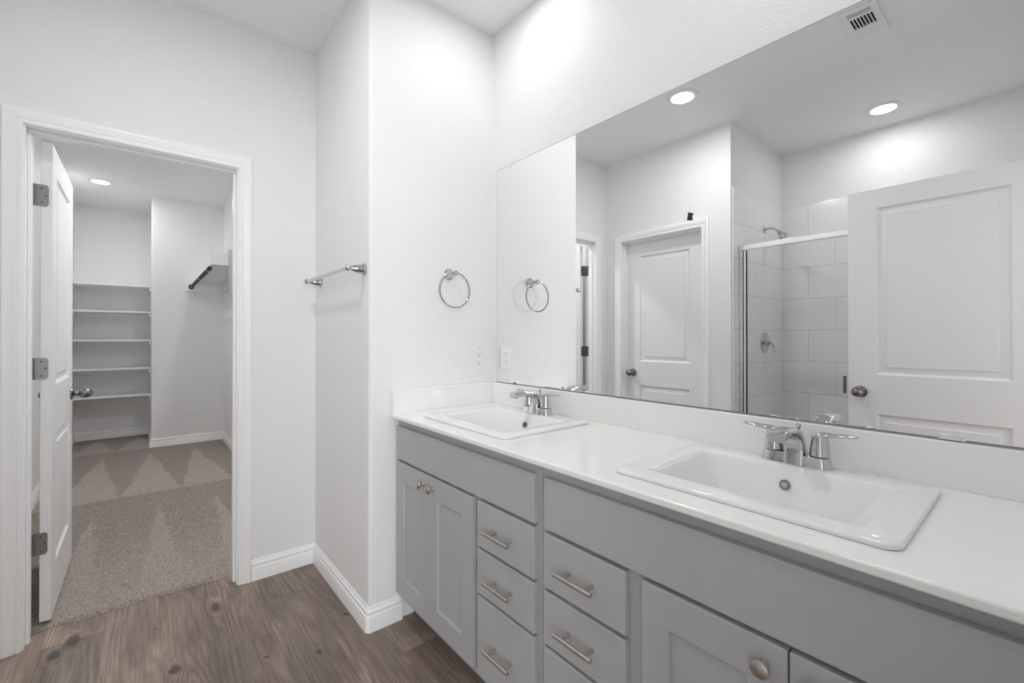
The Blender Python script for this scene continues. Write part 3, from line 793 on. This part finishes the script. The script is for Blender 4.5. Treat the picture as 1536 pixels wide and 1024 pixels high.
for a, c, s in ((0.120, 0.156, 1), (-0.056, -0.012, -1)):
    for k in range(4 if s > 0 else 5):
        x_ = a + (c - a) * (k + .2) / (4 if s > 0 else 5)
        wv = 0.0030 if s > 0 else 0.0086
        q = [(x_, H - .0105), (x_ + wv, H - .0105), (x_ + wv - .003, H - .0015), (x_ - .003, H - .0015)]
        prism(bm, q, 'y', ya, yb)
obj('louver', bm, M['plate'], ve)

# ================================================================== CLOSET
SZ = [1.807, 1.507, 1.180, 0.858, 0.548]
names = ['topmost', 'second from the top', 'middle', 'second from the bottom', 'lowest']
SF, SX0, SX1 = 6.70, CL + .0005, CJX - .001
shelf = thing('closet_shelf', 'x', 'shelf', ((SX0 + SX1) / 2, CB, SZ[0]), 'white shelves on the closet back wall')
z = SZ[0]
obj('board', B(SX0 + .0005, SX1 - .0005, SF, CB - .0015, z - .019, z), M['shelf'], shelf, bev=.002)
obj('cleat', B(SX1 - .017, SX1, SF + .012, CB - .02, z - .062, z - .0195), M['shelf'], shelf, bev=.001)
obj('cleat', B(SX0, SX0 + .017, SF + .012, CB - .02, z - .062, z - .0195), M['shelf'], shelf, bev=.001)
obj('cleat', B(SX0 + .02, SX1 - .02, CB - .0185, CB - .0008, z - .062, z - .0195), M['shelf'], shelf, bev=.001)
for i, zz in enumerate(SZ):
    s = shelf if i == 0 else copy_tree(shelf)
    s.location.z = zz
    s['label'] = names[i] + ' of the five white shelves on the closet back wall'
# rod shelf on the side wall with its cleat, end board and gusset, and the black rod
NY = 4.40
rs = thing('rod_shelf', 'white closet shelf on the side wall above the black rod', 'shelf', (CR, 5.3, 1.83))
obj('board', B(0.452, CR - .001, NY, CJY - .001, 1.829, 1.848), M['shelf'], rs, bev=.002)
obj('cleat', B(0.364, CR - .02, CJY - .019, CJY - .0008, 1.730, 1.8285), M['shelf'], rs, bev=.001)
obj('side_cleat', B(CR - .0185, CR - .0008, NY + .02, CJY - .02, 1.735, 1.8285), M['shelf'], rs, bev=.001)
obj('end_board', B(0.438, 0.552, NY - .020, NY - .0005, 1.808, 1.918), M['shaded_board'], rs, bev=.001)
bm = prism(new(), [(0.5525, 1.585), (CR - .001, 1.425), (CR - .001, 1.950), (0.5525, 1.945)], 'y', NY - .020, NY - .0005)
obj('gusset', bm, M['gusset'], rs, bev=.001)
ro = thing('closet_rod', 'black hanging rod under the closet side shelf', 'closet rod', (0.425, 5.3, 1.775))
obj('rod', tube(new(), [(0.423, NY - .02, 1.777), (0.423, CJY - .0195, 1.777)], 0.0165, 18), M['rod'], ro)
for y_ in (NY + .08, 5.22, 6.08):
    c = obj('band', tube(new(), [(0.423, y_, 1.777), (0.423, y_ + .018, 1.777)], 0.0172, 18), M['shelf'], ro); c['label'] = 'pale band round the rod'
obj('socket', lathe(new(), (0.423, CJY - .0192, 1.777), (0, -1, 0), [(0, 0), (.027, 0), (.027, .004), (.021, .006), (.021, .014), (0, .014)], 20), M['rod'], ro)

# ================================================================== SHOWER
sh = thing('showerhead', 'chrome shower head on a bent arm above the glass', 'shower head', (-1.06, YC - .008, 2.06))
SY = YC - .008
obj('flange', lathe(new(), (-1.06, SY, 2.062), (0, -1, 0), [(0, 0), (.031, 0), (.030, .004), (.018, .010), (.011, .012), (0, .012)], 26), M['chrome'], sh)
obj('arm', tube(new(), [(-1.06, SY - .005, 2.062), (-1.06, SY - .03, 2.064), (-1.06, SY - .052, 2.062), (-1.06, SY - .072, 2.054), (-1.06, SY - .088, 2.040), (-1.06, SY - .102, 2.024)], .0085, 14), M['chrome'], sh)
obj('head', lathe(new(), (-1.06, SY - .098, 2.029), (0, -.62, -.785), [(0, 0), (.010, 0), (.0155, .006), (.0155, .016), (.012, .020), (.018, .032), (.030, .052), (.034, .060), (.033, .066), (.028, .068), (0, .067)], 28), M['chrome'], sh)
va = thing('shower_valve', 'round chrome shower valve with a lever below the shower head', 'shower valve', (-1.06, SY, 1.170))
obj('escutcheon', lathe(new(), (-1.06, SY, 1.170), (0, -1, 0), [(0, 0), (.080, 0), (.082, .003), (.078, .007), (.045, .012), (.028, .014), (.026, .034), (.022, .038), (0, .039)], 36), M['chrome'], va)
obj('lever', tube(new(), [(-1.06, SY - .030, 1.172), (-1.06, SY - .050, 1.170), (-1.058, SY - .062, 1.158), (-1.055, SY - .068, 1.135), (-1.052, SY - .070, 1.105), (-1.05, SY - .071, 1.090)],
    [.012, .012, .011, .009, .007, .005], 14), M['chrome'], va)
GX = -0.620
en = thing('shower_enclosure', 'framed glass shower screen with a bright metal header', 'shower screen', (GX, 0.70, 0.11))
G0, G1 = YB + .010, YC - .009
obj('header', B(GX - .022, GX + .022, G0, G1, 1.838, 1.874), M['alu'], en, bev=.003)
obj('sill_track', B(GX - .022, GX + .022, G0, G1, .1105, .135), M['alu'], en, bev=.003)
obj('wall_jamb', B(GX - .016, GX + .016, G1 - .026, G1, .136, 1.837), M['alu'], en, bev=.002)
obj('wall_jamb', B(GX - .016, GX + .016, G0, G0 + .026, .136, 1.837), M['alu'], en, bev=.002)
def pane(name, y0, y1, x, rail=True):
    bm = new(); box(bm, x - .003, x + .003, y0, y1, .140, 1.832)
    p = obj(name, bm, M['glass'], en)
    for y_ in (y0, y1):
        obj('edge_rail', B(x - .009, x + .009, y_ - .0075, y_ + .0075, .140, 1.832), M['alu'], p, bev=.0015)
        s = 1 if y_ == y0 else -1
        obj('gasket', B(x - .0092, x + .0092, y_ + s * .0077, y_ + s * .0115, .140, 1.832), M['rubber'], p)
        obj('gasket', B(x - .0092, x + .0092, y_ - s * .0115, y_ - s * .0077, .140, 1.832), M['rubber'], p)
    return p
pane('glass_panel', 0.68, G1 - .040, GX + .006 * 0 + .010)
q = pane('glass_door', G0 + .035, 0.765, GX - .010)
hn = obj('handle', B(GX - .006, GX + .030, .795, .806, .868, .975), M['dark_nickel'], en, bev=.003)
hn['label'] = 'dark pull on the shower glass'
